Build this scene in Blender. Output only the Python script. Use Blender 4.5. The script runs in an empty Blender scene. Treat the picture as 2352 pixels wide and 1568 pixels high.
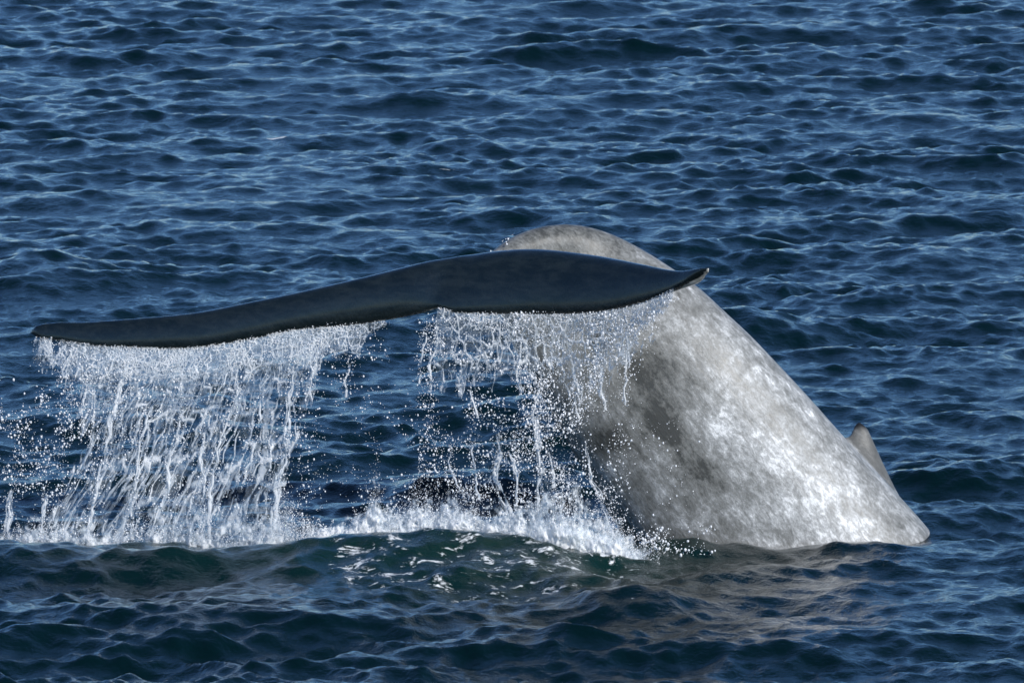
import bpy, math
import numpy as np
from mathutils import Vector

rng = np.random.default_rng(11)
R = math.radians
scene = bpy.context.scene
col = scene.collection

# ------------------------------------------------------------------ camera
S_PX = 10.0 / 2352.0            # metres per layout unit at the whale (2352 units = frame width)
DIST = 90.0
DEP = R(7.0)
HALF = 5.0 / DIST
Y_AIM = -1.0
Z_AIM = (1243 - 784) * S_PX - 0.02
cam_pos = np.array([0.0, Y_AIM - DIST * math.cos(DEP), Z_AIM + DIST * math.sin(DEP)])
cd = bpy.data.cameras.new("camera")
cam = bpy.data.objects.new("camera", cd)
col.objects.link(cam)
cam.location = cam_pos
cam.rotation_euler = (math.pi / 2 - DEP, 0, 0)
cd.sensor_width = 36.0
cd.lens = 18.0 / HALF
cd.clip_start = 1.0
cd.clip_end = 20000.0
cd.dof.use_dof = True
cd.dof.focus_distance = DIST
cd.dof.aperture_fstop = 10.0
scene.camera = cam

F_FWD = np.array([0, math.cos(DEP), -math.sin(DEP)])
F_UP = np.array([0, math.sin(DEP), math.cos(DEP)])
F_RT = np.array([1.0, 0, 0])


def P(px, py, Y):
    """world point that lies at depth Y and at the place (px, py) measured on the photograph"""
    px = np.asarray(px, float); py = np.asarray(py, float); Y = np.asarray(Y, float)
    a = (px - 1176.0) / 1176.0 * HALF
    b = -(py - 784.0) / 1176.0 * HALF
    d = F_FWD + a[..., None] * F_RT + b[..., None] * F_UP
    k = (Y - cam_pos[1]) / d[..., 1]
    return cam_pos + d * k[..., None]


def to_px(p):
    v = p - cam_pos
    z = v @ F_FWD
    return 1176 + (v @ F_RT) / z / HALF * 1176, 784 - (v @ F_UP) / z / HALF * 1176

# ------------------------------------------------------------------ sky, sun, exposure
SUN_EL, SUN_AZ = 30.0, 138.0          # azimuth clockwise from +Y: the sun stands to the right
world = bpy.data.worlds.new("World")
scene.world = world
world.use_nodes = True
wn = world.node_tree
bg = wn.nodes["Background"]
sky = wn.nodes.new("ShaderNodeTexSky")
sky.sky_type = 'NISHITA'
sky.sun_disc = False
sky.sun_elevation = R(SUN_EL)
sky.sun_rotation = R(SUN_AZ)
sky.altitude = 4000
sky.air_density = 1.5
sky.dust_density = 0.0
sky.ozone_density = 8.5
wn.links.new(sky.outputs[0], bg.inputs[0])
bg.inputs[1].default_value = 0.13
sd = bpy.data.lights.new("sun", 'SUN')
sd.energy = 4.6
sd.angle = R(0.53)
sd.color = (1.0, 0.965, 0.91)
sun = bpy.data.objects.new("sun", sd)
col.objects.link(sun)
sun_dir = Vector((math.sin(R(SUN_AZ)) * math.cos(R(SUN_EL)), math.cos(R(SUN_AZ)) * math.cos(R(SUN_EL)), math.sin(R(SUN_EL))))
sun.rotation_euler = (-sun_dir).to_track_quat('-Z', 'Y').to_euler()
sun.location = (30, -10, 30)
scene.view_settings.view_transform = 'Standard'
scene.view_settings.look = 'None'
scene.view_settings.exposure = 0.0
scene.view_settings.gamma = 1.0
scene.view_settings.use_curve_mapping = False
scene.render.engine = 'CYCLES'
scene.cycles.max_bounces = 10
scene.cycles.transparent_max_bounces = 48
scene.cycles.caustics_reflective = False
scene.cycles.caustics_refractive = False

# ------------------------------------------------------------------ helpers


def new_mesh(name, verts, faces, mat=None, smooth=True, parent=None):
    me = bpy.data.meshes.new(name)
    verts = np.asarray(verts, np.float32)
    me.vertices.add(len(verts))
    me.vertices.foreach_set("co", verts.ravel())
    if isinstance(faces, np.ndarray):
        groups = [faces]
    else:
        groups = [f for f in faces if len(f)]
    nl = sum(f.size for f in groups)
    nf = sum(len(f) for f in groups)
    me.loops.add(nl)
    me.polygons.add(nf)
    me.loops.foreach_set("vertex_index", np.concatenate([f.ravel() for f in groups]).astype(np.int32))
    sizes = np.concatenate([np.full(len(f), f.shape[1], np.int32) for f in groups])
    starts = np.concatenate([[0], np.cumsum(sizes)[:-1]]).astype(np.int32)
    me.polygons.foreach_set("loop_start", starts)
    me.polygons.foreach_set("loop_total", sizes)
    me.polygons.foreach_set("use_smooth", np.full(nf, smooth, bool))
    me.update(calc_edges=True)
    if mat:
        me.materials.append(mat)
    ob = bpy.data.objects.new(name, me)
    col.objects.link(ob)
    if parent:
        ob.parent = parent
    return ob


def attr(me, name, vals):
    a = me.attributes.new(name, 'FLOAT', 'POINT')
    a.data.foreach_set("value", np.asarray(vals, np.float32))


def tag(o, label=None, cat=None, group=None, kind=None):
    if label: o["label"] = label
    if cat: o["category"] = cat
    if group: o["group"] = group
    if kind: o["kind"] = kind
    return o


def smoothstep(a, b, x):
    t = np.clip((x - a) / (b - a), 0, 1)
    return t * t * (3 - 2 * t)


class NT:
    def __init__(self, name):
        self.m = bpy.data.materials.new(name)
        self.m.use_nodes = True
        self.t = self.m.node_tree
        self.t.nodes.clear()
        self.out = self.n("ShaderNodeOutputMaterial")

    def n(self, kind, **kw):
        nd = self.t.nodes.new(kind)
        for k, v in kw.items():
            if k.startswith("i_"):
                nd.inputs[k[2:].replace("_", " ")].default_value = v
            else:
                setattr(nd, k, v)
        return nd

    def l(self, a, b):
        self.t.links.new(a, b)

    def math(self, op, a, b=None, clamp=False):
        nd = self.n("ShaderNodeMath", operation=op, use_clamp=clamp)
        for i, v in enumerate((a, b)):
            if v is None: continue
            if isinstance(v, (int, float)): nd.inputs[i].default_value = v
            else: self.l(v, nd.inputs[i])
        return nd.outputs[0]

    def mapr(self, v, a, b, c=0.0, d=1.0):
        nd = self.n("ShaderNodeMapRange", interpolation_type='SMOOTHSTEP')
        self.l(v, nd.inputs[0])
        for i, x in enumerate((a, b, c, d)): nd.inputs[i + 1].default_value = x
        return nd.outputs[0]

    def mix(self, f, a, b):
        nd = self.n("ShaderNodeMix", data_type='RGBA')
        for i, v in ((0, f), (6, a), (7, b)):
            if isinstance(v, (int, float)): nd.inputs[i].default_value = v
            elif isinstance(v, tuple): nd.inputs[i].default_value = (*v, 1.0)
            else: self.l(v, nd.inputs[i])
        return nd.outputs[2]

    def noise(self, vec, scale, detail=3.0, rough=0.5, dist=0.0):
        nd = self.n("ShaderNodeTexNoise")
        nd.inputs["Scale"].default_value = scale
        nd.inputs["Detail"].default_value = detail
        nd.inputs["Roughness"].default_value = rough
        nd.inputs["Distortion"].default_value = dist
        self.l(vec, nd.inputs["Vector"])
        return nd.outputs[0]

    def mapping(self, vec, scale=(1, 1, 1), rot=(0, 0, 0), loc=(0, 0, 0)):
        nd = self.n("ShaderNodeMapping")
        nd.inputs["Scale"].default_value = scale
        nd.inputs["Rotation"].default_value = rot
        nd.inputs["Location"].default_value = loc
        self.l(vec, nd.inputs["Vector"])
        return nd.outputs[0]

    def attr(self, name):
        return self.n("ShaderNodeAttribute", attribute_name=name).outputs["Fac"]


# ------------------------------------------------------------------ the sea
NW = 210
lam = 0.15 * (5.5 / 0.15) ** rng.random(NW)
wk = 2 * math.pi / lam
spread = np.clip(0.80 + 0.20 * np.log2(2.0 / lam), 0.55, 1.3)
wth = R(-80) + rng.normal(0, 1, NW) * spread          # travelling mostly towards the camera
slope = 0.25 * np.sqrt(2.0 / NW)                        # even slope energy per octave
wsl = slope * np.interp(np.log2(lam), np.log2([0.15, 0.3, 0.6, 1.3, 2.2, 5.5]), [1.15, 1.40, 1.25, 0.92, 0.70, 0.50])
wa = wsl / wk
wph = rng.random(NW) * 2 * math.pi
wdx, wdy = np.cos(wth), np.sin(wth)

# swells and mounds that stand at fixed places round the whale: (layout x, Y, half width x, half width y, height)
MOUNDS = [
    (300, -2.9, 480, 0.60, 0.13), (980, -2.50, 255, 0.42, 0.23), (1130, -3.3, 170, 0.45, 0.10),
    (1350, -3.9, 130, 0.35, 0.13), (1560, -2.0, 110, 0.35, 0.13), (1820, -0.9, 330, 0.45, -0.07), (1720, -2.0, 170, 0.30, 0.10), (1930, -1.85, 200, 0.30, 0.13),
    (2190, -1.35, 130, 0.35, 0.10), (1450, -5.6, 160, 0.6, 0.16), (450, 6.5, 260, 1.2, 0.22),
    (1330, 9.0, 420, 1.5, 0.10), (2150, 3.2, 200, 0.8, 0.14), (1050, 2.6, 260, 0.6, 0.16),
    (100, 21, 200, 2.0, 0.25), (1650, 15, 300, 1.6, 0.22), (700, -6.6, 300, 0.6, 0.10),
]


def sea(x, y, fade=None):
    """Gerstner sum: displaced position of the rest point (x, y)"""
    x = x.astype(np.float32); y = y.astype(np.float32)
    z = np.zeros_like(x); ox = np.zeros_like(x); oy = np.zeros_like(x)
    gust = 0.98 + 0.25 * np.sin(x * 0.31 + y * 0.17 + 1.0) * np.sin(y * 0.23 - x * 0.12 + 0.4)
    gust = gust + 0.18 * np.sin(x * 0.9 - y * 0.55 + 2.2) * np.sin(y * 0.61 + x * 0.5)
    gust = gust * (1 + 0.15 * smoothstep(-1.6, -3.4, y).astype(np.float32))
    for i in range(NW):
        th = np.float32(wk[i] * wdx[i]) * x + np.float32(wk[i] * wdy[i]) * y + np.float32(wph[i])
        c = np.cos(th); s = np.sin(th)
        a = np.float32(wa[i])
        if lam[i] < 1.6:
            a = a * gust
        if fade is not None:
            a = a * np.clip((lam[i] / fade - 2.5) / 2.5, 0, 1).astype(np.float32)
        z += a * c
        ox -= a * np.float32(0.6 * wdx[i]) * s
        oy -= a * np.float32(0.6 * wdy[i]) * s
    for (mx, my, hx, hy, h) in MOUNDS:
        cx = float(P(mx, 1243, my)[0])
        g = np.exp(-((x - cx) / (hx * S_PX)) ** 2 - ((y - my + 0.15 * (x - cx)) / hy) ** 2)
        z += np.float32(h) * g.astype(np.float32)
    return x + ox, y + oy, z


def graded(a, b, d0, d1, outer, growth=1.35):
    """coordinates: step d0 at a growing to d1 at b, then coarse out to +-outer"""
    c = [a]
    while c[-1] < b:
        t = (c[-1] - a) / (b - a)
        c.append(c[-1] + d0 + (d1 - d0) * t)
    hi, lo = [c[-1]], [c[0]]
    st = d1
    while hi[-1] < outer[1]:
        st *= growth if st > 0.5 else 1.018; hi.append(hi[-1] + st)
    st = d0
    while lo[-1] > outer[0]:
        st *= growth if st > 0.5 else 1.018; lo.append(lo[-1] - st)
    return np.array(lo[:0:-1] + c + hi[1:])


gx = graded(-10, 10, 0.046, 0.046, (-6000, 6000))
gy = graded(-12, 66, 0.052, 0.130, (-400, 9000))
X, Yg = np.meshgrid(gx, gy)
cell = np.maximum(np.gradient(gx)[None, :] + 0 * X, 0.6 * np.gradient(gy)[:, None] + 0 * X)
wx, wy, wz = sea(X.ravel(), Yg.ravel(), cell.ravel())
nx, ny = len(gx), len(gy)
idx = np.arange(nx * ny).reshape(ny, nx)
quads = np.stack([idx[:-1, :-1], idx[:-1, 1:], idx[1:, 1:], idx[1:, :-1]], -1).reshape(-1, 4)

w = NT("sea_water")
geo = w.n("ShaderNodeNewGeometry")
pos = geo.outputs["Position"]
foam_d = w.attr("foam")
aer = w.attr("aerated")
fine = w.noise(w.mapping(pos, (1.0, 0.75, 1.0), (0, 0, 0.12)), 9.0, 5.0, 0.62, 0.4)
fine2 = w.noise(w.mapping(pos, (1.0, 0.55, 1.0), (0, 0, -0.25)), 26.0, 3.0, 0.6, 0.3)
hsum = w.math('ADD', w.math('MULTIPLY', fine, 0.020), w.math('MULTIPLY', fine2, 0.005))
bump = w.n("ShaderNodeBump")
bump.inputs["Strength"].default_value = 1.0
bump.inputs["Distance"].default_value = 1.0
w.l(hsum, bump.inputs["Height"])
pr = w.n("ShaderNodeBsdfPrincipled")
pr.inputs["IOR"].default_value = 1.333
pr.inputs["Roughness"].default_value = 0.06
w.l(w.mix(aer, (0.0003, 0.0070, 0.0075), (0.003, 0.020, 0.017)), pr.inputs["Base Color"])
w.l(bump.outputs[0], pr.inputs["Normal"])
fn1 = w.noise(w.mapping(pos, (0.8, 1.0, 1.0)), 4.5, 6.0, 0.66, 1.2)
fn2 = w.noise(w.mapping(pos, (1.0, 1.2, 1.0), (0, 0, 0.3)), 16.0, 4.0, 0.6, 0.5)
fsum = w.math('ADD', w.math('MULTIPLY', fn1, 0.7), w.math('MULTIPLY', fn2, 0.3))
fmask = w.mapr(w.math('ADD', fsum, foam_d), 0.99, 1.09)
fo = w.n("ShaderNodeBsdfPrincipled")
fo.inputs["Base Color"].default_value = (0.78, 0.80, 0.79, 1)
fo.inputs["Roughness"].default_value = 0.6
ms = w.n("ShaderNodeMixShader")
w.l(fmask, ms.inputs[0]); w.l(pr.outputs[0], ms.inputs[1]); w.l(fo.outputs[0], ms.inputs[2])
w.l(ms.outputs[0], w.out.inputs["Surface"])

sea_verts = np.stack([wx, wy, wz], -1)
ocean = new_mesh("ocean", sea_verts, quads, w.m)
tag(ocean, "dark blue choppy sea with short wind waves", "sea", kind="structure")
spx, spy = to_px(sea_verts.astype(float))
# where the falling water churns the surface
Xw, Yw = wx, wy


def blob(cx, cy, rx, ry):
    c = P(cx, 1243, cy)
    return np.exp(-((Xw - c[0]) / (rx * S_PX)) ** 2 - ((Yw - cy) / ry) ** 2)


foam = 0.75 * blob(980, -3.0, 280, 1.6) + 0.55 * blob(1200, -3.3, 240, 1.2) + 0.55 * blob(1400, -2.6, 170, 0.9) \
    + 0.55 * blob(1000, -1.9, 300, 0.5) + 0.40 * blob(400, -1.9, 380, 0.45)
CAPS = [(636, 318, 60, 0.055, 0.60), (1030, 390, 50, 0.04, 0.54), (1642, 44, 40, 0.08, 0.60), (1662, 150, 34, 0.04, 0.53), (690, 520, 20, 0.06, 0.50),
        (770, 28, 18, 0.10, 0.52), (470, 84, 8, 0.06, 0.5), (1450, 1372, 40, 0.05, 0.47), (2240, 1385, 26, 0.05, 0.47), (540, 660, 24, 0.05, 0.46), (1560, 60, 30, 0.08, 0.45)]
foam = np.minimum(1.0 * foam, 0.45)
for (cx, cy, cw, cdp, st) in CAPS:
    i_ = np.argmin((spx - cx) ** 2 + (spy - cy) ** 2)
    d_ = np.linalg.norm(sea_verts[i_] - cam_pos) / DIST
    foam = np.maximum(foam, st * np.exp(-((Xw - wx[i_]) / (cw * S_PX * d_)) ** 2 - ((Yw - wy[i_]) / (cdp * 2.2)) ** 2))
aerd = np.clip(blob(1000, -2.6, 420, 2.0) + 0.8 * blob(1400, -2.8, 220, 1.2) + 0.7 * blob(350, -1.9, 420, 1.2), 0, 1)
ybl = np.interp(spx, [0, 300, 700, 1000, 1300, 1530], [-1.25, -1.35, -1.65, -1.85, -2.35, -2.5])
line = np.exp(-((Yw - ybl + 0.10) / 0.22) ** 2) * smoothstep(-60, 60, spx) * smoothstep(1600, 1460, spx)
foam = np.maximum(foam, line * np.interp(spx, [0, 600, 800, 1250, 1500], [0.40, 0.46, 0.56, 0.60, 0.52]))
body = np.exp(-((Yw + 1.30) / 0.16) ** 2) * smoothstep(1480, 1600, spx) * smoothstep(2180, 2100, spx)
foam = np.maximum(foam, 0.48 * body)
attr(ocean.data, "foam", foam)
attr(ocean.data, "aerated", aerd)

# ------------------------------------------------------------------ the whale
def interp_rows(rows, n):
    rows = np.array(rows, float)
    t = np.concatenate([[0], np.cumsum(np.linalg.norm(np.diff(rows[:, :4], axis=0), axis=1))])
    t /= t[-1]
    # Catmull-Rom through the rows
    out = []
    for u in np.linspace(0, 1, n):
        i = min(max(np.searchsorted(t, u, side='right') - 1, 0), len(t) - 2)
        f = (u - t[i]) / (t[i + 1] - t[i])
        p0, p1, p2, p3 = rows[max(i - 1, 0)], rows[i], rows[i + 1], rows[min(i + 2, len(rows) - 1)]
        out.append(0.5 * ((2 * p1) + (-p0 + p2) * f + (2 * p0 - 5 * p1 + 4 * p2 - p3) * f * f + (-p0 + 3 * p1 - 3 * p2 + p3) * f ** 3))
    return np.array(out)


# back edge (x, y), belly edge (x, y), depth, half thickness from flank to flank
STOCK = [
    (2420, 1640, 1990, 2010, 0.35, 1.35), (2290, 1432, 1870, 1790, 0.25, 1.28), (2156, 1244, 1742, 1600, 0.15, 1.22),
    (2056, 1128, 1598, 1460, 0.10, 1.16), (1945, 1010, 1502, 1330, 0.05, 1.10), (1872, 928, 1437, 1238, 0.02, 1.04),
    (1800, 850, 1376, 1140, 0.0, 0.98), (1726, 773, 1322, 1050, -0.03, 0.90), (1660, 711, 1270, 957, -0.07, 0.82),
    (1602, 658, 1226, 876, -0.12, 0.72), (1530, 607, 1184, 803, -0.22, 0.62), (1462, 566, 1160, 745, -0.34, 0.53),
    (1400, 538, 1150, 712, -0.48, 0.46), (1335, 524, 1135, 690, -0.64, 0.40), (1268, 527, 1130, 674, -0.80, 0.34),
    (1212, 543, 1125, 662, -0.95, 0.28), (1166, 567, 1115, 656, -1.10, 0.22), (1122, 596, 1098, 654, -1.22, 0.17),
]
rows = interp_rows(STOCK, 70)
rows[:, 4] -= 0.60 * smoothstep(1330, 1750, rows[:, 0])
NS = 56
Rp = P(rows[:, 0], rows[:, 1], rows[:, 4]); Lp = P(rows[:, 2], rows[:, 3], rows[:, 4])
cen = (Rp + Lp) / 2; u = (Rp - Lp) / 2
tan = np.gradient(cen, axis=0); tan /= np.linalg.norm(tan, axis=1)[:, None]
lat = np.cross(tan, u); lat /= np.linalg.norm(lat, axis=1)[:, None]
lat *= np.where(lat[:, 1] > 0, -1, 1)[:, None]                    # towards the camera
ang = np.linspace(0, 2 * math.pi, NS, endpoint=False)
ca, sa = np.cos(ang), np.sin(ang)
# a blunt keel along the back and a sharper one along the belly near the tail
ee = 0.92
cs = np.sign(ca) * np.abs(ca) ** 0.95; ss = np.sign(sa) * np.abs(sa) ** 0.95
sv = cen[:, None, :] + u[:, None, :] * cs[None, :, None] + lat[:, None, :] * (0.64 * rows[:, 5])[:, None, None] * ss[None, :, None]
m = len(rows)
ii = np.arange(m * NS).reshape(m, NS)
sf = np.stack([ii[:-1], np.roll(ii, -1, 1)[:-1], np.roll(ii, -1, 1)[1:], ii[1:]], -1).reshape(-1, 4)
V = [sv.reshape(-1, 3)]; FQ = [sf]; FT = []
cap0 = m * NS
V.append(np.stack([cen[0], cen[-1]]))
a0 = np.arange(NS)
FT.append(np.stack([np.full(NS, cap0), (a0 + 1) % NS, a0], -1))
FT.append(np.stack([np.full(NS, cap0 + 1), (m - 1) * NS + a0, (m - 1) * NS + (a0 + 1) % NS], -1))
base = cap0 + 2

# tail flukes: leading edge (x, y, depth), trailing edge (x, y, depth), half thickness, underside offset
FLUKE = [
    (70, 766, -0.75, 74, 768, -0.78, 0.012, 0, 0),
    (84, 748, -0.78, 92, 780, -0.92, 0.030, 0, 0), (130, 742, -0.80, 140, 785, -1.00, 0.045, 0, 0),
    (205, 741, -0.84, 215, 797, -1.08, 0.055, 0, 0), (342, 731, -0.92, 352, 803, -1.20, 0.070, 0, 0),
    (420, 724, -0.97, 430, 803, -1.27, 0.078, 0, 0), (489, 715, -1.00, 490, 796, -1.32, 0.085, 0, 0),
    (587, 696, -1.04, 587, 779, -1.38, 0.095, 0, 0), (685, 678, -1.08, 680, 760, -1.44, 0.105, 0, 0),
    (831, 645, -1.13, 810, 748, -1.53, 0.125, 0, 0), (920, 625, -1.16, 890, 735, -1.60, 0.135, 0, 0),
    (990, 610, -1.18, 945, 724, -1.67, 0.140, 0, 0), (1050, 600, -1.20, 985, 714, -1.72, 0.124, 0, 0),
    (1085, 594, -1.21, 1006, 709, -1.76, 0.118, 0, 0), (1120, 590, -1.22, 1040, 719, -1.84, 0.138, 0, 0),
    (1165, 588, -1.24, 1095, 722, -1.92, 0.160, 0, 0), (1215, 587, -1.28, 1160, 722, -2.00, 0.172, 0, 0),
    (1268, 589, -1.36, 1230, 723, -2.08, 0.180, 0, 0), (1333, 592, -1.52, 1300, 723, -2.18, 0.160, 0, 0),
    (1395, 597, -1.74, 1365, 720, -2.30, 0.135, 0, 0), (1450, 605, -1.98, 1430, 709, -2.44, 0.105, 0, 0),
    (1500, 614, -2.22, 1485, 694, -2.56, 0.080, 0, 0), (1540, 621, -2.44, 1530, 676, -2.66, 0.050, 6, 3),
    (1568, 623, -2.58, 1556, 662, -2.72, 0.036, 17, 7), (1592, 620, -2.70, 1578, 645, -2.78, 0.026, 21, 12),
    (1612, 616, -2.80, 1602, 628, -2.82, 0.018, 14, 9), (1634, 612, -2.88, 1626, 615, -2.86, 0.012, 4, 5),
]
fr = interp_rows(FLUKE, 150)
fr[:, 5] = fr[:, 2] + 0.62 * (fr[:, 5] - fr[:, 2])
A = P(fr[:, 0], fr[:, 1], fr[:, 2]); B = P(fr[:, 3], fr[:, 4], fr[:, 5])
ch = B - A
spn = np.gradient((A + B) / 2, axis=0)
nrm = np.cross(ch, spn); nrm /= np.linalg.norm(nrm, axis=1)[:, None]
nrm *= np.where(nrm[:, 1] > 0, -1, 1)[:, None]
NA = 22
xs = (1 - np.cos(np.linspace(0, math.pi, NA))) / 2
prof = 2.6 * (0.2969 * np.sqrt(xs) - 0.126 * xs - 0.3516 * xs ** 2 + 0.2843 * xs ** 3 - 0.1036 * xs ** 4) / 0.26
prof = prof / prof.max()
prof = np.maximum(prof, 0) ** 0.8
prof = prof + 0.10 * xs ** 0.5 * (1 - (1 - xs) ** 4)              # trailing edge keeps a little body
prof[0] = 0
vo = P(fr[:, 0] + fr[:, 7], fr[:, 1] + fr[:, 8], fr[:, 2]) - A
bow = np.sin(math.pi * xs)
dors = A[:, None] + ch[:, None] * xs[None, :, None] + nrm[:, None] * (1.35 * fr[:, 6][:, None] * prof[None])[..., None]
vent = A[:, None] + ch[:, None] * xs[None, :, None] - nrm[:, None] * (0.9 * fr[:, 6][:, None] * prof[None])[..., None] \
    + vo[:, None] * (bow ** 0.6)[None, :, None]
ring = np.concatenate([dors, vent[:, ::-1][:, :-1]], 1)         # LE dorsal .. TE dorsal, TE ventral .. LE
nr = ring.shape[1]; mf = len(fr)
jj = base + np.arange(mf * nr).reshape(mf, nr)
FQ.append(np.stack([jj[:-1], np.roll(jj, -1, 1)[:-1], np.roll(jj, -1, 1)[1:], jj[1:]], -1).reshape(-1, 4))
V.append(ring.reshape(-1, 3)); base += mf * nr
V.append(np.stack([ring[0].mean(0), ring[-1].mean(0)]))
b0 = np.arange(nr)
FT.append(np.stack([np.full(nr, base), jj[0][(b0 + 1) % nr], jj[0][b0]], -1))
FT.append(np.stack([np.full(nr, base + 1), jj[-1][b0], jj[-1][(b0 + 1) % nr]], -1))
base += 2

# dorsal fin: swept back, standing on the far side of the back
FIN = [(1915, 1030, 2100, 1200, -0.30, 0.17), (1932, 1008, 2056, 1120, -0.26, 0.12), (1943, 1004, 2036, 1078, -0.23, 0.090), (1953, 1000, 2020, 1044, -0.20, 0.070),
       (1957, 989, 2007, 1014, -0.18, 0.054), (1961, 980, 1997, 992, -0.16, 0.042), (1965, 973, 1989, 979, -0.15, 0.032), (1971, 968, 1979, 971, -0.14, 0.016)]
fn = interp_rows(FIN, 26)
A2 = P(fn[:, 0], fn[:, 1], fn[:, 4]); B2 = P(fn[:, 2], fn[:, 3], fn[:, 4])
NF = 20
fa = np.linspace(0, 2 * math.pi, NF, endpoint=False)
fv = ((A2 + B2) / 2)[:, None] + ((B2 - A2) / 2)[:, None] * np.cos(fa)[None, :, None] + np.array([0, 1.0, 0])[None, None] * (fn[:, 5][:, None] * np.sin(fa)[None])[..., None]
kk = base + np.arange(len(fn) * NF).reshape(len(fn), NF)
FQ.append(np.stack([kk[:-1], kk[1:], np.roll(kk, -1, 1)[1:], np.roll(kk, -1, 1)[:-1]], -1).reshape(-1, 4))
V.append(fv.reshape(-1, 3)); base += len(fn) * NF
V.append(np.stack([fv[0].mean(0), fv[-1].mean(0)]))
c0 = np.arange(NF)
FT.append(np.stack([np.full(NF, base), kk[0][c0], kk[0][(c0 + 1) % NF]], -1))
FT.append(np.stack([np.full(NF, base + 1), kk[-1][(c0 + 1) % NF], kk[-1][c0]], -1))
base += 2

tmp = new_mesh("whale_parts", np.concatenate(V), [np.concatenate(FQ), np.concatenate(FT)])
md = tmp.modifiers.new("weld", 'REMESH')
md.mode = 'VOXEL'; md.voxel_size = 0.020; md.use_smooth_shade = True
sm = tmp.modifiers.new("smooth", 'SMOOTH')
sm.factor = 0.5; sm.iterations = 4
dg = bpy.context.evaluated_depsgraph_get()
wme = bpy.data.meshes.new_from_object(tmp.evaluated_get(dg))
bpy.data.objects.remove(tmp)
wme.name = "whale"
whale = bpy.data.objects.new("whale", wme)
col.objects.link(whale)
wv = np.empty(len(wme.vertices) * 3, np.float32); wme.vertices.foreach_get("co", wv); wv = wv.reshape(-1, 3).astype(float)
print("whale verts", len(wv))
wme.polygons.foreach_set("use_smooth", np.ones(len(wme.polygons), bool))
vx, vy = to_px(wv)

# skin marks: fluke = upper face of the tail, its shade painted in as darker colour, pale = speckled flank
wnv = np.empty(len(wv) * 3, np.float32); wme.vertices.foreach_get("normal", wnv); wnv = wnv.reshape(-1, 3)
mid = (A + B) / 2
order = np.argsort(mid[:, 0])
yl = np.interp(wv[:, 0], mid[order, 0], mid[order, 1])
zl = np.interp(wv[:, 0], mid[order, 0], mid[order, 2])
nl_ = np.stack([np.interp(wv[:, 0], mid[order, 0], nrm[order, k]) for k in range(3)], -1)
dpl = np.abs(((wv - np.stack([wv[:, 0], yl, zl], -1)) * nl_).sum(1))
ylmin = np.interp(wv[:, 0], A[order, 0], A[order, 1])
lepy = np.interp(vx, np.sort(fr[:, 0]), fr[np.argsort(fr[:, 0]), 1])
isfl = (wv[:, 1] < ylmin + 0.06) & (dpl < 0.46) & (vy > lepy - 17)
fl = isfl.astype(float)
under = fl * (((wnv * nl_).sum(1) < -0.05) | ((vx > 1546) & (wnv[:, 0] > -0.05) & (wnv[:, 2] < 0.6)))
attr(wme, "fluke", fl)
attr(wme, "under", under)


def spot(cx, cy, rx, ry, rot=0.0):
    dx, dy = vx - cx, vy - cy
    c, s_ = math.cos(rot), math.sin(rot)
    return np.exp(-((dx * c + dy * s_) / rx) ** 2 - ((-dx * s_ + dy * c) / ry) ** 2)


pale = 0.40 * spot(1850, 1130, 260, 150, 0.85) + 0.42 * spot(1660, 980, 80, 50, 0.8) + 0.35 * spot(1900, 1210, 190, 70, 0.4) + 0.25 * spot(1620, 760, 90, 60, 0.8)
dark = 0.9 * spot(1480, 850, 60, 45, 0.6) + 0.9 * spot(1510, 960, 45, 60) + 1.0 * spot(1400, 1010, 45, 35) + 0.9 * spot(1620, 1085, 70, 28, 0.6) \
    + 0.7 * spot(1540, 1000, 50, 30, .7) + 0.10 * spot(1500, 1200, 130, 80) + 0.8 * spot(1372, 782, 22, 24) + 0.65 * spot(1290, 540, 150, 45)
attr(wme, "pale", pale * (1 - fl))
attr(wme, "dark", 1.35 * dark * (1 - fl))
finv = smoothstep(992, 976, vy) * smoothstep(1940, 1950, vx)
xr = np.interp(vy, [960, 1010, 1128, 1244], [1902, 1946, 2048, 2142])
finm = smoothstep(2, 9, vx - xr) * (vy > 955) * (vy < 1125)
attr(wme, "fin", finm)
attr(wme, "fin_tip", finv)

k = NT("whale_skin")
tc = k.n("ShaderNodeTexCoord").outputs["Object"]
ax = k.mapping(tc, (1, 1, 1), (0, R(38), 0))                  # along the body
n1 = k.noise(k.mapping(ax, (1.0, 1.0, 0.75)), 3.2, 7.0, 0.62, 0.6)
n2 = k.noise(k.mapping(ax, (1.3, 1.3, 0.62)), 11.0, 7.0, 0.70, 0.5)
n3 = k.noise(k.mapping(ax, (1.2, 1.2, 0.7)), 34.0, 4.0, 0.65, 0.3)
n4 = k.noise(k.mapping(ax, (1.2, 1.2, 0.8)), 85.0, 3.0, 0.6)
mott = k.math('ADD', k.math('ADD', k.math('ADD', k.math('MULTIPLY', n1, 0.34), k.math('MULTIPLY', n2, 0.36)), k.math('MULTIPLY', n3, 0.20)), k.math('MULTIPLY', n4, 0.10))
mott = k.math('ADD', k.math('MULTIPLY', k.math('SUBTRACT', mott, 0.5), 1.25), 0.5)
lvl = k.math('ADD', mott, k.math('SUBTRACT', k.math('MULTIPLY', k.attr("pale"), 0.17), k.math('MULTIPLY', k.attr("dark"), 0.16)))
ramp = k.n("ShaderNodeValToRGB")
cr = ramp.color_ramp
cr.elements[0].position = 0.33; cr.elements[0].color = (0.058, 0.060, 0.056, 1)
cr.elements[1].position = 0.67; cr.elements[1].color = (0.72, 0.735, 0.735, 1)
for p_, c_ in ((0.43, (0.145, 0.148, 0.140)), (0.52, (0.230, 0.236, 0.230)), (0.60, (0.39, 0.40, 0.40))):
    e = cr.elements.new(p_); e.color = (*c_, 1)
k.l(lvl, ramp.inputs[0])
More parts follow.
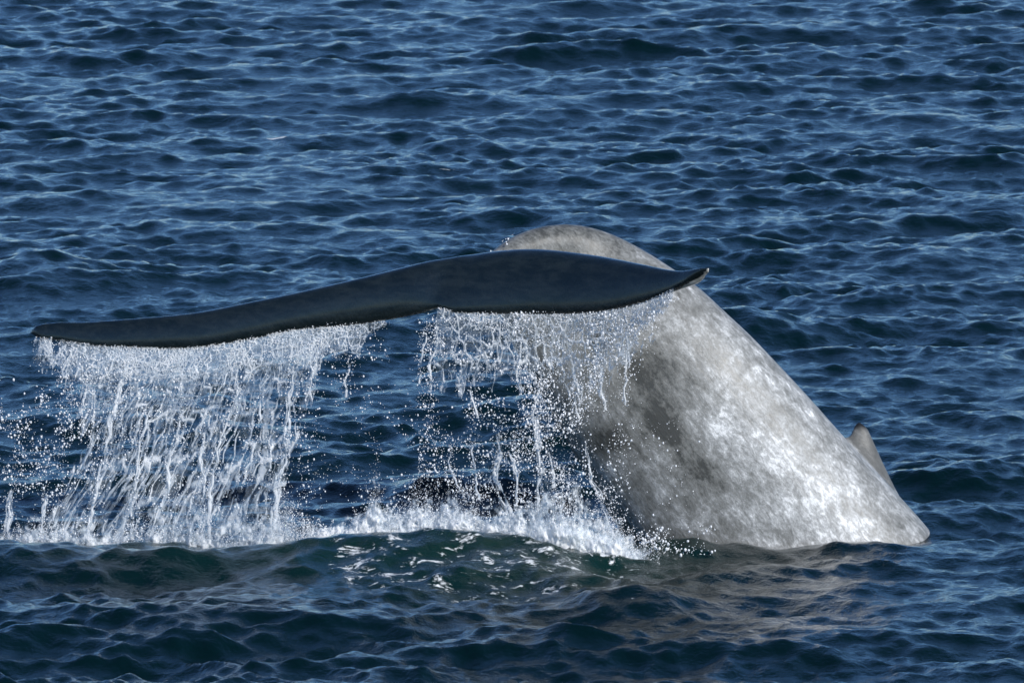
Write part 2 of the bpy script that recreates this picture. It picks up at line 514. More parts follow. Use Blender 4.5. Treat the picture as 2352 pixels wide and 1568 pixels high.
fn_ = k.noise(k.mapping(tc, (1.0, 1.0, 3.0)), 5.0, 6.0, 0.65, 0.5)
flc = k.mix(k.mapr(fn_, 0.35, 0.70), (0.004, 0.008, 0.009), (0.013, 0.019, 0.020))  # near-black tones put the shade of the flukes' upper face into the colour
unc = k.mix(k.mapr(fn_, 0.40, 0.60), (0.30, 0.30, 0.27), (0.62, 0.61, 0.57))
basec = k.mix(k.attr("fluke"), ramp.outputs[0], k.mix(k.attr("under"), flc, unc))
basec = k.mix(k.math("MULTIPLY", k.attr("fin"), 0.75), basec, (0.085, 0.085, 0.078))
basec = k.mix(k.attr("fin_tip"), basec, (0.012, 0.013, 0.014))
ps = k.n("ShaderNodeBsdfPrincipled")
k.l(basec, ps.inputs["Base Color"])
ps.inputs["IOR"].default_value = 1.40
k.l(k.math("MULTIPLY", k.attr("fluke"), 0.85), ps.inputs["Coat Weight"])
ps.inputs["Coat Roughness"].default_value = 0.13
ps.inputs["Coat IOR"].default_value = 1.45
k.l(k.math("SUBTRACT", k.mapr(n2, 0.3, 0.7, 0.36, 0.52), k.math("MULTIPLY", k.attr("fluke"), 0.17)), ps.inputs["Roughness"])
bp = k.n("ShaderNodeBump")
bp.inputs["Strength"].default_value = 0.5; bp.inputs["Distance"].default_value = 0.02
str_ = k.noise(k.mapping(ax, (5.0, 5.0, 0.35)), 7.0, 3.0, 0.6)
k.l(k.math('ADD', k.math('ADD', k.math('MULTIPLY', n2, 0.5), k.math('MULTIPLY', n4, 0.12)), k.math('MULTIPLY', str_, 0.2)), bp.inputs["Height"])
k.l(bp.outputs[0], ps.inputs["Normal"])
k.l(ps.outputs[0], k.out.inputs["Surface"])
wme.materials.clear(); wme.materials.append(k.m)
tag(whale, "mottled grey whale diving, arched tail stock and dark flukes streaming water", "whale")

# ------------------------------------------------------------------ falling and splashing water
def white_water(name, base, rough, trans, emis=0):
    t = NT(name)
    b = t.n("ShaderNodeBsdfPrincipled")
    b.inputs["Base Color"].default_value = (*base, 1)
    b.inputs["Roughness"].default_value = rough
    b.inputs["IOR"].default_value = 1.333
    tr = t.n("ShaderNodeBsdfTranslucent")
    tr.inputs[0].default_value = (*base, 1)
    mx = t.n("ShaderNodeMixShader")
    mx.inputs[0].default_value = trans
    t.l(b.outputs[0], mx.inputs[1]); t.l(tr.outputs[0], mx.inputs[2])
    t.l(mx.outputs[0], t.out.inputs["Surface"])
    return t.m


def sheet_water(name):
    t = NT(name)
    th = t.attr("thick")
    p_ = t.n("ShaderNodeNewGeometry").outputs["Position"]
    nz = t.noise(t.mapping(p_, (1.0, 1.0, 0.6)), 55.0, 4.0, 0.6, 0.5)
    fac = t.mapr(t.math('ADD', th, t.math('MULTIPLY', t.math('SUBTRACT', nz, 0.5), 0.25)), 0.02, 0.85, 0.0, 0.97)
    basec_ = t.mix(t.mapr(th, 0.2, 0.8), (0.70, 0.79, 0.86), (0.95, 0.96, 0.96))
    b = t.n("ShaderNodeBsdfPrincipled")
    t.l(basec_, b.inputs["Base Color"])
    b.inputs["Roughness"].default_value = 0.16
    b.inputs["IOR"].default_value = 1.333
    bm = t.n("ShaderNodeBump")
    bm.inputs["Strength"].default_value = 0.4; bm.inputs["Distance"].default_value = 0.012
    t.l(nz, bm.inputs["Height"]); t.l(bm.outputs[0], b.inputs["Normal"])
    tl = t.n("ShaderNodeBsdfTranslucent"); t.l(basec_, tl.inputs[0])
    m1 = t.n("ShaderNodeMixShader"); m1.inputs[0].default_value = 0.40
    t.l(b.outputs[0], m1.inputs[1]); t.l(tl.outputs[0], m1.inputs[2])
    tr = t.n("ShaderNodeBsdfTransparent")
    m2 = t.n("ShaderNodeMixShader")
    t.l(fac, m2.inputs[0]); t.l(tr.outputs[0], m2.inputs[1]); t.l(m1.outputs[0], m2.inputs[2])
    t.l(m2.outputs[0], t.out.inputs["Surface"])
    return t.m


M_SHEET = sheet_water("running_water")
M_DROP = white_water("water_drop", (0.95, 0.96, 0.97), 0.06, 0.28)

# unit drop (icosahedron)
g_ = (1 + 5 ** 0.5) / 2
ICO_V = np.array([(-1, g_, 0), (1, g_, 0), (-1, -g_, 0), (1, -g_, 0), (0, -1, g_), (0, 1, g_), (0, -1, -g_), (0, 1, -g_), (g_, 0, -1), (g_, 0, 1), (-g_, 0, -1), (-g_, 0, 1)], float)
ICO_V /= np.linalg.norm(ICO_V[0])
ICO_F = np.array([(0, 11, 5), (0, 5, 1), (0, 1, 7), (0, 7, 10), (0, 10, 11), (1, 5, 9), (5, 11, 4), (11, 10, 2), (10, 7, 6), (7, 1, 8), (3, 9, 4), (3, 4, 2), (3, 2, 6), (3, 6, 8), (3, 8, 9), (4, 9, 5), (2, 4, 11), (6, 2, 10), (8, 6, 7), (9, 8, 1)])


def sub_ico(v, f):
    v = list(map(tuple, v)); cache = {}; out = []
    def mp(a, b):
        key = (min(a, b), max(a, b))
        if key not in cache:
            q = (np.array(v[a]) + np.array(v[b])) / 2; q /= np.linalg.norm(q)
            v.append(tuple(q)); cache[key] = len(v) - 1
        return cache[key]
    for a, b, c in f:
        ab, bc, ca_ = mp(a, b), mp(b, c), mp(c, a)
        out += [(a, ab, ca_), (b, bc, ab), (c, ca_, bc), (ab, bc, ca_)]
    return np.array(v), np.array(out)


ICO2_V, ICO2_F = sub_ico(ICO_V, ICO_F)


class Soup:
    def __init__(self):
        self.v = []; self.f = {3: [], 4: [], 6: []}; self.mi = {3: [], 4: [], 6: []}; self.n = 0

    def add(self, v, f, mi=0):
        f = np.asarray(f)
        self.v.append(np.asarray(v)); self.f[f.shape[1]].append(f + self.n)
        self.mi[f.shape[1]].append(np.full(len(f), mi, np.int32)); self.n += len(v)

    def tube(self, pts, rad, mi=0, sides=5):
        pts = np.asarray(pts); n = len(pts)
        t = np.gradient(pts, axis=0); t /= np.linalg.norm(t, axis=1)[:, None] + 1e-9
        ref = np.array([0.3, 1.0, 0.1])
        a = np.cross(t, ref); a /= np.linalg.norm(a, axis=1)[:, None] + 1e-9
        b = np.cross(t, a)
        an = np.arange(sides) * 2 * math.pi / sides
        v = pts[:, None] + np.asarray(rad)[:, None, None] * (a[:, None] * np.cos(an)[None, :, None] + b[:, None] * np.sin(an)[None, :, None])
        q = np.arange(n * sides).reshape(n, sides)
        f = np.stack([q[:-1], np.roll(q, -1, 1)[:-1], np.roll(q, -1, 1)[1:], q[1:]], -1).reshape(-1, 4)
        self.add(v.reshape(-1, 3), f, mi)

    def drops(self, c, r, mi=0, stretch=None, big=False, jit=0.0):
        c = np.asarray(c); r = np.asarray(r)
        if not len(c): return
        bv, bf = (ICO2_V, ICO2_F) if big else (ICO_V, ICO_F)
        sc = np.ones((len(c), 3)) if stretch is None else stretch
        v = bv[None] * r[:, None, None] * sc[:, None]
        if jit:
            v = v * (1 + jit * rng.normal(0, 1, (len(c), len(bv), 1)))
        v = v + c[:, None]
        f = bf[None] + (np.arange(len(c)) * len(bv))[:, None, None]
        self.add(v.reshape(-1, 3), f.reshape(-1, 3), mi)

    def build(self, name, mats):
        gs, ms = [], []
        for k_ in (3, 4, 6):
            if self.f[k_]:
                gs.append(np.concatenate(self.f[k_])); ms.append(np.concatenate(self.mi[k_]))
        o = new_mesh(name, np.concatenate(self.v), gs, None)
        for m_ in mats: o.data.materials.append(m_)
        o.data.polygons.foreach_set("material_index", np.concatenate(ms))
        return o


def wob(seed, n=10, f=1.0):
    r_ = np.random.default_rng(seed)
    kx = r_.normal(0, f, n); ky = r_.normal(0, f, n); ph = r_.random(n) * 6.28
    def fn__(x, y):
        x = np.asarray(x, float); y = np.asarray(y, float)
        return np.sin(x[..., None] * kx + y[..., None] * ky + ph).sum(-1) / math.sqrt(n / 2)
    return fn__


TEx = fr[:, 3]; TEi = np.argsort(TEx)


def te_point(px):
    px = np.asarray(px, float)
    return np.stack([np.interp(px, TEx[TEi], B[TEi, k_]) for k_ in range(3)], -1)


class Noise2:
    """smooth value noise on a lattice"""
    def __init__(self, seed): self.t = np.random.default_rng(seed).random((256, 256))
    def __call__(self, x, y):
        xi = np.floor(x).astype(int); yi = np.floor(y).astype(int)
        fx, fy = x - xi, y - yi
        fx = fx * fx * (3 - 2 * fx); fy = fy * fy * (3 - 2 * fy)
        t = self.t; a, b = xi & 255, yi & 255; c, d = (xi + 1) & 255, (yi + 1) & 255
        return (t[a, b] * (1 - fx) + t[c, b] * fx) * (1 - fy) + (t[a, d] * (1 - fx) + t[c, d] * fx) * fy
    def fbm(self, x, y, o=4, g=0.55):
        v = 0; a = 1; n = 0
        for k_ in range(o):
            v = v + a * self(x * 2 ** k_ + 17.3 * k_, y * 2 ** k_ + 5.1 * k_); n += a; a *= g
        return v / n


def cells(x, y, seed, jit=0.85):
    """distance to the nearest wall of a random cell pattern, and a random number per cell"""
    r_ = np.random.default_rng(seed)
    jx, jy, cv = r_.random((256, 256)), r_.random((256, 256)), r_.random((256, 256))
    xi = np.floor(x).astype(int); yi = np.floor(y).astype(int)
    d1 = np.full(x.shape, 9.0); cx = np.zeros_like(x); cy = np.zeros_like(x); idv = np.zeros_like(x)
    cand = []
    for a in range(-2, 3):
        for b in range(-2, 3):
            i_, j_ = xi + a, yi + b
            px_ = i_ + 0.5 + jit * (jx[i_ & 255, j_ & 255] - 0.5); py_ = j_ + 0.5 + jit * (jy[i_ & 255, j_ & 255] - 0.5)
            d = (px_ - x) ** 2 + (py_ - y) ** 2
            cand.append((px_, py_, d))
            m_ = d < d1
            d1 = np.where(m_, d, d1); cx = np.where(m_, px_, cx); cy = np.where(m_, py_, cy)
            idv = np.where(m_, cv[i_ & 255, j_ & 255], idv)
    wall = np.full(x.shape, 9.0)
    for px_, py_, d in cand:
        ex, ey = px_ - cx, py_ - cy
        L = np.sqrt(ex * ex + ey * ey)
        ok = L > 1e-6
        dd = ((px_ + cx) / 2 - x) * ex + ((py_ + cy) / 2 - y) * ey
        wall = np.where(ok, np.minimum(wall, dd / np.maximum(L, 1e-6)), wall)
    return wall, idv


THICK = {}
def sheet(soup, pts, T, key, mi=0, t0=0.06):
    """skin of water over a grid of points; T (0..1) is how much water there is, nothing where it runs out"""
    n, m_ = T.shape
    q = np.arange(n * m_).reshape(n, m_)
    f = np.stack([q[:-1, :-1], q[1:, :-1], q[1:, 1:], q[:-1, 1:]], -1).reshape(-1, 4)
    f = f[T.ravel()[f].max(1) > t0]
    used = np.unique(f)
    re = np.full(n * m_, -1); re[used] = np.arange(len(used))
    soup.add(pts.reshape(-1, 3)[used], re[f], mi)
    THICK.setdefault(key, []).append((soup.n - len(used), T.ravel()[used]))


def finish(soup, key, name, mats):
    o = soup.build(name, mats)
    th = np.ones(soup.n)
    for st, v in THICK.get(key, []): th[st:st + len(v)] = v
    attr(o.data, "thick", th)
    return o


def curtain(soup, key, px0, px1, lean, keep, seed, hmax, yoff=0.0, step=0.0058, cw=0.080, ch_=0.19, rimw=0.0052, popp=(0.45, 0.92), film=0.22):
    """a torn sheet of falling water with thick rims round its holes, hanging from the trailing edge"""
    N_, N2 = Noise2(seed), Noise2(seed + 9)
    wid = (px1 - px0) * S_PX
    a = np.arange(0, wid, step); h = np.arange(-0.03, hmax, step * 1.15)
    U, Hh = np.meshgrid(a, h, indexing='ij')
    pxx = px0 + U / S_PX
    hp = np.maximum(Hh, 0)
    # warped pattern coordinates: cells stretch as the water speeds up
    wu = U + 0.11 * (N_.fbm(U * 6, Hh * 3, 3) - 0.5) + 0.026 * (N2.fbm(U * 26, Hh * 11, 2) - 0.5)
    wh = Hh + 0.10 * (N2.fbm(U * 6 + 40, Hh * 4, 3) - 0.5)
    sz = 0.50 + 0.50 * smoothstep(0.05, 0.75, hp)
    vh = 0.42 * np.log1p(np.maximum(wh + 0.05, 0) / 0.28) / ch_ * 1.35
    d1, id1 = cells(wu / cw, vh, seed + 3)
    d2, id2 = cells(wu / (cw * 0.42) + 33, vh * 2.1, seed + 4)
    loc = cw * 0.9
    w1 = rimw * (0.55 + 0.9 * N_(U * 19, Hh * 9))
    r1 = np.exp(-(d1 * loc / w1) ** 2)
    r2 = np.exp(-(d2 * loc * 0.42 / (w1 * 0.75)) ** 2)
    band = 0.35 + 1.25 * N2.fbm(U * 5 + 11, 0 * U + 3, 3)
    upper = 1 - smoothstep(0.06, 0.40, hp / band)
    # running threads along the fall
    thr = N2.fbm(wu * 26, Hh * 2.2, 3, 0.6)
    thr = smoothstep(0.56, 0.76, thr)
    pop = np.interp(hp, [0, 0.25, 0.9, 2.0], [0.0, popp[0], popp[1], popp[1] * 0.75])
    body = film * (0.45 + 1.1 * N_.fbm(U * 30, Hh * 12, 3)) * (id1 > pop)
    body = np.maximum(body, film * 0.9 * (id2 > 0.72) * (hp > 0.05))
    T = np.maximum(np.maximum(body, 0.95 * r1 * (0.6 + 0.5 * N2(U * 9, Hh * 5)) * (0.12 + 0.88 * smoothstep(0.22, 0.50, N2.fbm(U * 15 + 3, Hh * 8, 2)))), r2 * np.clip(0.38 * upper * (0.3 + 1.0 * N2.fbm(U * 14, Hh * 8, 2)) + 0.45 * (N_(U * 5 + 9, Hh * 3) > 0.55), 0, 0.8))
    T = np.maximum(T, 0.55 * thr * (0.35 + 0.65 * smoothstep(0.2, 0.9, hp)))
    T = np.maximum(T, upper * 0.30 * N_.fbm(U * 40, Hh * 22, 3) * 1.4)
    fing = 0.45 + 1.1 * N2.fbm(U * 20 + 60, Hh * 0.8, 3, 0.6)
    kp = keep(pxx + 110 * (N_.fbm(U * 5 + 80, Hh * 4, 4, 0.6) - 0.5) * np.minimum(hp * 3, 1), hp / fing)
    tear = N_.fbm(U * 9 + 7, Hh * 4.5, 4, 0.6)
    T = T * smoothstep(0.0, 0.12, kp - tear * 0.95 + 0.02)
    T = np.clip(T, 0, 1)
    e = te_point(pxx)
    x_ = e[..., 0] + lean(pxx) * hp * (0.8 + 0.2 * np.minimum(hp, 1.6)) + 0.09 * (N_.fbm(U * 2.2 + 5, Hh * 1.6, 3) - 0.5) * np.minimum(hp * 2, 1) + 0.045 * (N2.fbm(U * 8, Hh * 5, 2) - 0.5) * np.minimum(hp * 4, 1)
    y_ = e[..., 1] + yoff * np.minimum(hp * 4, 1) + 0.16 * (N_.fbm(U * 3.2, Hh * 2.0, 3) - 0.5) * np.minimum(hp * 3, 1)
    y_ = y_ - 0.016 * T - 0.006 * N2.fbm(U * 60, Hh * 45, 2)
    pts = np.stack([x_, y_, e[..., 2] - Hh], -1)
    sheet(soup, pts, T, key)
    r_ = np.random.default_rng(seed + 5)
    ng = int(420 * wid)
    gp = r_.uniform(px0, px1, ng); gh = 0.30 * r_.random(ng) ** 1.6
    gk = r_.random(ng) < keep(gp, gh) * 0.8
    gi = np.clip(((gp - px0) * S_PX / step).astype(int), 0, len(a) - 1); gj = np.clip(((gh + 0.03) / (step * 1.15)).astype(int), 0, len(h) - 1)
    soup.drops((pts[gi, gj] + r_.normal(0, 0.008, (ng, 3)))[gk], (0.0030 + 0.0045 * r_.random(ng) ** 3)[gk], 1)
    # beads that hang in the rims
    cand = np.argwhere(T > 0.55)
    if len(cand):
        pick = cand[r_.integers(0, len(cand), int(min(2600, len(cand) // 9)))]
        c = pts[pick[:, 0], pick[:, 1]] + r_.normal(0, 0.010, (len(pick), 3))
        soup.drops(c, 0.0028 + 0.0055 * r_.random(len(pick)) ** 3, 1)


def stream(soup, key, poly, Y, wpx, seed, amount=1.0):
    """a ragged ribbon of falling water along layout points"""
    N_ = Noise2(seed); r_ = np.random.default_rng(seed)
    poly = np.array(poly, float)
    Ltot = np.abs(np.diff(poly[:, 1])).sum() * S_PX
    n = int(Ltot / 0.007) + 4; m_ = max(7, int(wpx * S_PX / 0.0055))
    tt = np.linspace(0, 1, n); aa = np.linspace(-1, 1, m_)
    Tt, Aa = np.meshgrid(tt, aa, indexing='ij')
    t = np.linspace(0, 1, len(poly))
    lx, ly = Tt * Ltot, Aa * wpx * S_PX / 2
    wpx = wpx * 0.72
    wd = wpx / 2 * (0.5 + 0.9 * N_.fbm(lx * 6, 0 * lx + 3, 2)) * np.interp(Tt, [0, 0.15, 1], [0.4, 1, 1.25])
    px = np.interp(Tt, t, poly[:, 0]) + Aa * wd + 26 * (N_.fbm(lx * 3.5, 0 * lx + 8, 4, 0.6) - 0.5)
    py = np.interp(Tt, t, poly[:, 1])
    T = amount * (1 - Aa ** 2) ** 0.5 * smoothstep(0.30, 0.72, N_.fbm(lx * 9, ly * 55 + 20, 4, 0.6) + 0.18 * (1 - np.abs(Aa)))
    T = np.maximum(T, 0.9 * np.exp(-((Aa - 0.7 * (N_.fbm(lx * 8, 0 * lx + 30, 3) - 0.5) * 2) * wpx * S_PX / 2 / 0.0065) ** 2) * smoothstep(0.25, 0.45, N_(lx * 8, 0 * lx + 50)))
    T = T * smoothstep(0, 0.06, Tt) * smoothstep(0.36, 0.60, N_.fbm(lx * 6 + 70, ly * 22, 3) + 0.20 * Tt - 0.03)
    pts = P(px, py, Y + 0 * px)
    pts[..., 1] += 0.05 * (N_.fbm(lx * 5, ly * 9, 3) - 0.5) - 0.014 * T
    sheet(soup, pts, np.clip(T, 0, 1), key)
    k_ = int(n * 1.8)
    q = r_.integers(0, n, k_)
    c = pts[q, m_ // 2] + r_.normal(0, 1, (k_, 3)) * np.array([0.035 + wpx * S_PX * 0.3, 0.05, 0.03])
    soup.drops(c, 0.003 + 0.006 * r_.random(k_) ** 3, 1)


# -- curtain under the long outstretched fluke
ncl = wob(77, 9, 0.02)
def lean_l(px): return np.interp(px, [80, 200, 300, 420, 600, 700, 900], [-0.15, -0.28, -0.38, -0.38, -0.24, -0.13, -0.05])
def keep_l(px, h):
    top = np.interp(px, [78, 95, 200, 250, 690, 740, 800, 890], [0.40, 0.52, 0.70, 1.0, 1.0, 0.90, 0.75, 0.45])
    reach = np.interp(px, [80, 150, 240, 275, 600, 690, 715, 750, 800, 880], [0.35, 0.60, 0.85, 3.6, 3.6, 3.4, 0.95, 0.48, 0.40, 0.10])
    return np.clip(top * (1 - smoothstep(reach * 0.35, reach * 1.1, h)) - 0.20 * smoothstep(0.25, 0.9, h), 0, 1)
left = Soup()
curtain(left, 'l', 80, 890, lean_l, keep_l, 1, 1.98, 0.00)
curtain(left, 'l', 80, 890, lean_l, lambda p, h: 0.70 * keep_l(p, h), 31, 1.98, 0.16, 0.0072, 0.115, 0.24, 0.0062, (0.5, 0.92))
curtain(left, 'l', 80, 890, lean_l, lambda p, h: keep_l(p, h) * (1 - smoothstep(0.2, 0.5, h)), 61, 0.5, -0.05, 0.0062, 0.05, 0.09, 0.005, (0.1, 0.5))
for n_, (pl, wp) in enumerate([
        ([(690, 800), (668, 900), (655, 1000), (640, 1100), (636, 1235)], 26), ([(300, 830), (262, 930), (235, 1050), (212, 1150), (195, 1238)], 20),
        ([(440, 900), (412, 970), (392, 1040), (386, 1120), (350, 1238)], 18), ([(545, 860), (540, 920), (498, 1030), (488, 1120), (480, 1238)], 14),
        ([(350, 930), (325, 1000), (318, 1080), (300, 1150), (310, 1238)], 16), ([(610, 900), (588, 980), (572, 1060), (560, 1110)], 11), ([(480, 980), (455, 1060), (470, 1140), (465, 1238)], 14),
        ([(795, 785), (801, 850), (793, 912)], 8), ([(740, 770), (722, 830), (708, 905)], 14), ([(160, 800), (150, 860), (165, 930)], 12), ([(236, 830), (205, 880), (190, 950)], 12),
        ([(30, 1120), (26, 1180), (20, 1240)], 20), ([(100, 1130), (92, 1180), (96, 1240)], 26)]):
    stream(left, 'l', pl, -1.15 - 0.2 * (pl[0][0] - 300) / 400, wp, 300 + n_)
cur_l = finish(left, 'l', "water_curtain", [M_SHEET, M_DROP])
tag(cur_l, "broad white curtain of water pouring off the long outstretched fluke", "falling water", kind="stuff")

# -- curtain under the upturned fluke, in front of the tail stock
def lean_r(px): return np.interp(px, [1000, 1150, 1300, 1540], [-0.12, -0.06, -0.02, -0.10])
def keep_r(px, h):
    top = np.interp(px, [1000, 1020, 1400, 1540], [0.75, 0.95, 1.0, 0.9])
    reach = np.interp(px, [1000, 1060, 1200, 1400, 1470, 1520, 1545], [1.3, 1.4, 1.1, 1.4, 0.9, 0.32, 0.14])
    return np.clip(top * (1 - smoothstep(reach * 0.10, reach * 1.0, h)), 0, 1)
right = Soup()
curtain(right, 'r', 1005, 1548, lean_r, keep_r, 5, 1.25, 0.0, 0.0060, 0.075, 0.15, 0.0062, (0.45, 0.95), 0.20)
curtain(right, 'r', 1005, 1548, lean_r, lambda p, h: 0.9 * keep_r(p, h), 35, 1.25, 0.12, 0.0066, 0.10, 0.18, 0.0066, (0.5, 0.95), 0.18)
for n_, (pl, wp) in enumerate([
        ([(1135, 985), (1152, 1040), (1128, 1100), (1172, 1190), (1180, 1240)], 26), ([(1165, 1000), (1178, 1080), (1190, 1225)], 16),
        ([(1240, 915), (1232, 1000), (1242, 1100), (1236, 1240)], 22), ([(1293, 1060), (1288, 1130), (1284, 1240)], 16), ([(1225, 830), (1236, 900), (1228, 980)], 10),
        ([(1350, 1015), (1362, 1100), (1400, 1190), (1432, 1268)], 20), ([(1085, 1000), (1090, 1070), (1096, 1150)], 9),
        ([(1046, 1010), (1030, 1060), (1045, 1110), (1072, 1145)], 7), ([(1010, 760), (990, 840), (985, 900)], 12),
        ([(1092, 850), (1085, 900), (1096, 960)], 9), ([(1255, 980), (1262, 1040), (1268, 1120)], 12), ([(1200, 800), (1190, 850), (1198, 900)], 8),
        ([(1430, 800), (1440, 870), (1425, 930)], 9), ([(990, 730), (970, 800), (962, 880)], 10), ([(1310, 800), (1318, 900), (1330, 960)], 10), ([(1380, 780), (1376, 860), (1390, 940)], 9)]):
    stream(right, 'r', pl, -1.75 - 0.25 * (pl[0][0] - 1150) / 300, wp, 400 + n_)
cur_r = finish(right, 'r', "water_curtain", [M_SHEET, M_DROP])
tag(cur_r, "broken curtain of water dripping from the upturned fluke before the grey flank", "falling water", kind="stuff")

# -- loose spray
spray = Soup()
def cloud(px0, px1, py0, py1, n, Y, sy, rmin, rmax, dens=None, stretch=1.25, clump=0.75):
    nz = wob(int(px0 + py0), 12, 0.045)
    px = rng.uniform(px0, px1, n); py = rng.uniform(py0, py1, n)
    d = np.clip(0.5 + clump * nz(px, py), 0.03, 1)
    if dens is not None: d = d * dens(px, py)
    k_ = rng.random(n) < d
    px, py = px[k_], py[k_]
    c = P(px, py, Y + rng.normal(0, sy, len(px)))
    r_ = 0.85 * rmin + (1.35 * rmax - rmin) * rng.random(len(px)) ** 6
    spray.drops(c, r_, 0, np.stack([np.ones(len(px)), np.ones(len(px)), rng.uniform(0.9, 1.7, len(px))], -1))
    return px, py
cloud(-20, 250, 860, 1240, 5500, -1.2, 0.25, 0.0036, 0.0100, lambda x, y: smoothstep(250, 150, x) * np.interp(y, [860, 930, 1120, 1240], [0.15, 0.8, 0.8, 0.4]))
cloud(80, 420, 800, 1000, 1500, -1.2, 0.2, 0.0035, 0.0092)
cloud(200, 700, 830, 1240, 3200, -1.35, 0.25, 0.0033, 0.0090)
cloud(680, 1010, 880, 1200, 2600, -1.7, 0.3, 0.0033, 0.0090, lambda x, y: np.interp(y, [880, 960, 1200], [0.2, 0.7, 1.0]) * np.interp(x, [680, 760, 1010], [1.0, 0.5, 0.9]))
cloud(690, 900, 740, 900, 500, -1.6, 0.2, 0.0025, 0.008)
cloud(960, 1300, 730, 1200, 6000, -2.1, 0.25, 0.0033, 0.0090)
cloud(1180, 1560, 715, 1225, 11500, -2.25, 0.22, 0.0038, 0.0105,
      lambda x, y: smoothstep(np.interp(y, [715, 800, 950, 1225], [1560, 1520, 1470, 1500]), np.interp(y, [715, 800, 950, 1225], [1480, 1400, 1380, 1330]), x) * np.interp(y, [715, 900, 1225], [1.0, 1.0, 0.55]))
cloud(1380, 1640, 960, 1250, 900, -2.2, 0.25, 0.003, 0.0085, lambda x, y: smoothstep(1650, 1400, x))
cloud(1450, 1660, 1205, 1275, 1500, -2.3, 0.2, 0.004, 0.012, lambda x, y: smoothstep(1660, 1560, x))
cloud(1118, 1200, 535, 590, 260, -1.05, 0.08, 0.003, 0.011, lambda x, y: np.exp(-((y - np.interp(x, [1118, 1150, 1180, 1200], [586, 562, 542, 534])) / 7) ** 2))
cloud(1480, 1560, 655, 725, 420, -2.62, 0.05, 0.003, 0.009, lambda x, y: smoothstep(-1, 5, y - np.interp(x, [1480, 1530, 1556], [697, 679, 666])) * smoothstep(34, 8, y - np.interp(x, [1480, 1530, 1556], [697, 679, 666])))
spr = spray.build("spray", [M_DROP])
tag(spr, "loose glittering drops of spray flying round the tail", "spray", kind="stuff")

# -- froth where the water lands
fo_ = Soup()
HP = ([0, 60, 160, 300, 480, 600, 650, 690, 720, 780, 830, 862, 880, 920, 960, 1040, 1100, 1160, 1200, 1240, 1330, 1400, 1450, 1500, 1530],
      [26, 46, 50, 46, 54, 78, 110, 70, 34, 28, 60, 128, 72, 56, 72, 92, 66, 62, 70, 120, 112, 80, 62, 25, 6])
BL = ([0, 600, 780, 1000, 1180, 1280, 1400, 1480, 1530], [1248, 1250, 1224, 1216, 1228, 1254, 1280, 1284, 1286])   # foot of the froth
YB = ([0, 300, 700, 1000, 1300, 1530], [-1.25, -1.35, -1.65, -1.85, -2.35, -2.5])
nf_ = wob(501, 12, 0.05)
def froth(n, px0, px1, rmin, rmax, pw, mi, big, jit, ysp, up=1.0):
    px = rng.uniform(px0, px1, n)
    v = rng.random(n) ** pw
    Hh = np.interp(px, *HP) * (0.75 + 0.35 * nf_(px, 0 * px) + 0.2 * rng.normal(0, 1, n)) * up
    py = np.interp(px, *BL) + 10 - np.maximum(Hh, 6) * v
    r_ = (rmin + (rmax - rmin) * rng.random(n) ** 3) * (1.15 - 0.6 * v)
    c = P(px, py, np.interp(px, *YB) + rng.normal(0, ysp, n))
    fo_.drops(c, r_, mi, rng.uniform(0.75, 1.3, (n, 3)), big, jit)
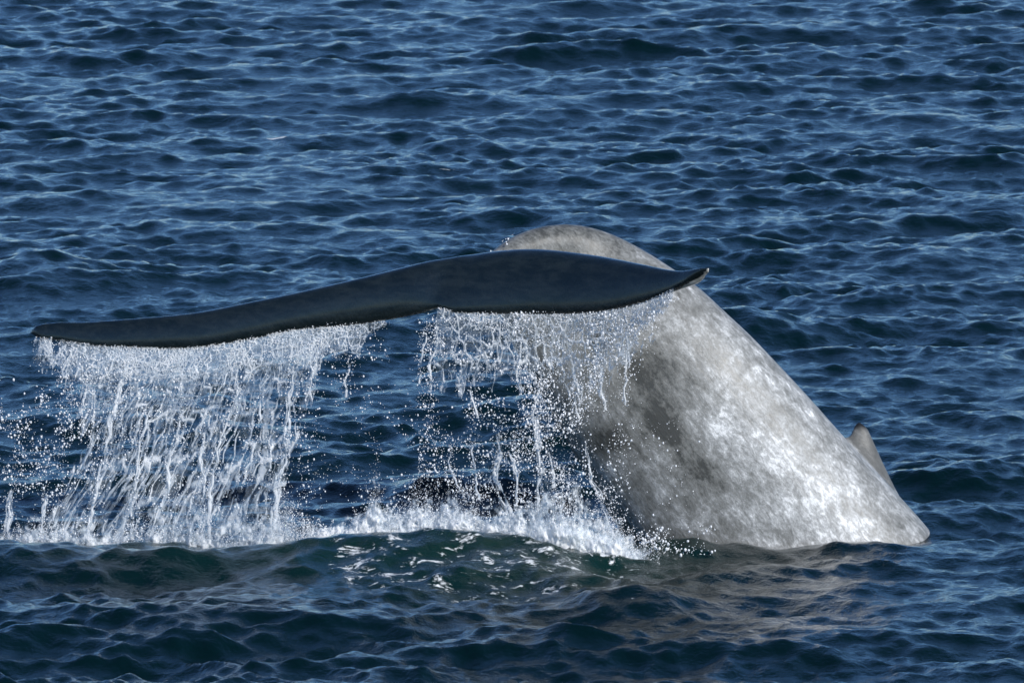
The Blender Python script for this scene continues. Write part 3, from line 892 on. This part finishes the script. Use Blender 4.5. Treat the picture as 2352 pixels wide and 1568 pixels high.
def splash(px0, px1, key, seed, yoff, scale, white, rag=0.5):
    """one torn wall of thrown-up white water standing on the landing line"""
    N_, N2 = Noise2(seed), Noise2(seed + 1)
    px = np.arange(px0, px1, 1.45); v = np.linspace(-0.75, 1.7, 52)
    X_, V_ = np.meshgrid(px, v, indexing='ij')
    Hb = np.maximum(np.interp(X_, *HP), 8) * scale * (0.55 + 0.9 * N_.fbm(X_ / 34.0, 0 * X_ + 2, 3))
    xs_ = X_ + 14 * (N2.fbm(X_ / 26, V_ * 1.2, 3) - 0.5) * np.maximum(V_, 0)
    py = np.interp(X_, *BL) + 6 - Hb * V_
    dz = Hb * V_
    den = N_.fbm(X_ / 19.0 + 31, dz / 22.0, 5, 0.62)
    spk = N2.fbm(X_ / 4.5, dz / 26.0 + 60, 3, 0.6)
    T = white * smoothstep(-0.05, 0.62, (1 - V_) * 0.60 + rag * (den - 0.5) * 2.2 + 0.22 * (spk - 0.5)) * (0.45 + 1.0 * den)
    T = T * smoothstep(1.7, 1.35, V_) * smoothstep(px0, px0 + 60, X_ + 30 * (den - 0.5)) * smoothstep(px1, px1 - 90, X_ + 60 * (den - 0.5))
    hol = N2.fbm(X_ / 11.0 + 9, dz / 12.0 + 70, 4, 0.6)
    T = T * (0.35 + 0.65 * smoothstep(0.34, 0.56, hol + 0.15 * (1 - np.clip(V_, 0, 1))))
    pts = P(xs_, py, np.interp(X_, *YB) + yoff + 0.0 * X_)
    pts[..., 1] += 0.16 * (N2.fbm(X_ / 22.0, dz / 20.0, 3) - 0.5) - 0.022 * N_.fbm(X_ / 9.0, dz / 9.0, 3) - 0.03 * T + 0.05 * (1 - np.clip(V_, 0, 1)) * -1
    sheet(fo_, pts, np.clip(T, 0, 1), 'f')
for q, (yo, sc_) in enumerate([(-0.10, 0.60), (-0.03, 0.80), (0.05, 1.0), (0.12, 1.1)]):
    splash(690, 1525, 'f', 700 + 10 * q, yo, sc_, 0.95)
splash(1200, 1520, 'f', 760, -0.16, 0.65, 1.0, 0.4)
splash(1190, 1500, 'f', 770, 0.0, 1.05, 1.0, 0.45)
for q, (yo, sc_, wt) in enumerate([(-0.08, 0.8, 0.62), (0.04, 1.2, 0.52), (0.12, 1.5, 0.40)]):
    splash(-30, 715, 'f', 800 + 10 * q, yo, sc_, wt, 0.7)
splash(560, 715, 'f', 850, 0.0, 1.0, 0.8, 0.55)
froth(9000, 690, 1515, 0.0028, 0.0075, 1.0, 1, False, 0.12, 0.14, 1.35)
froth(3500, 0, 700, 0.0028, 0.007, 0.9, 1, False, 0.12, 0.16, 1.4)
froth(1500, 600, 720, 0.0028, 0.008, 1.0, 1, False, 0.12, 0.12, 1.3)
# drops thrown up in little arcs by the impact
for q in range(150):
    px = rng.uniform(640, 1490) if q < 110 else rng.uniform(10, 660)
    L = np.interp(px, *HP) * rng.uniform(0.6, 1.5); n = 16
    tt = rng.random(n) ** 0.7
    lx = rng.normal(0, 0.35) * L
    c = P(px + lx * tt + rng.normal(0, 2.0, n), np.interp(px, *BL) + 4 - L * (tt * (1.25 - 0.25 * tt)), np.interp(px, *YB) + rng.normal(0, 0.08) + 0 * tt)
    fo_.drops(c, (0.0032 + 0.006 * rng.random(n) ** 2) * (1.3 - 0.6 * tt), 1)
frothy = finish(fo_, 'f', "splash_foam", [M_SHEET, M_DROP])
tag(frothy, "heaped white froth where the falling water hits the sea", "foam", kind="stuff")
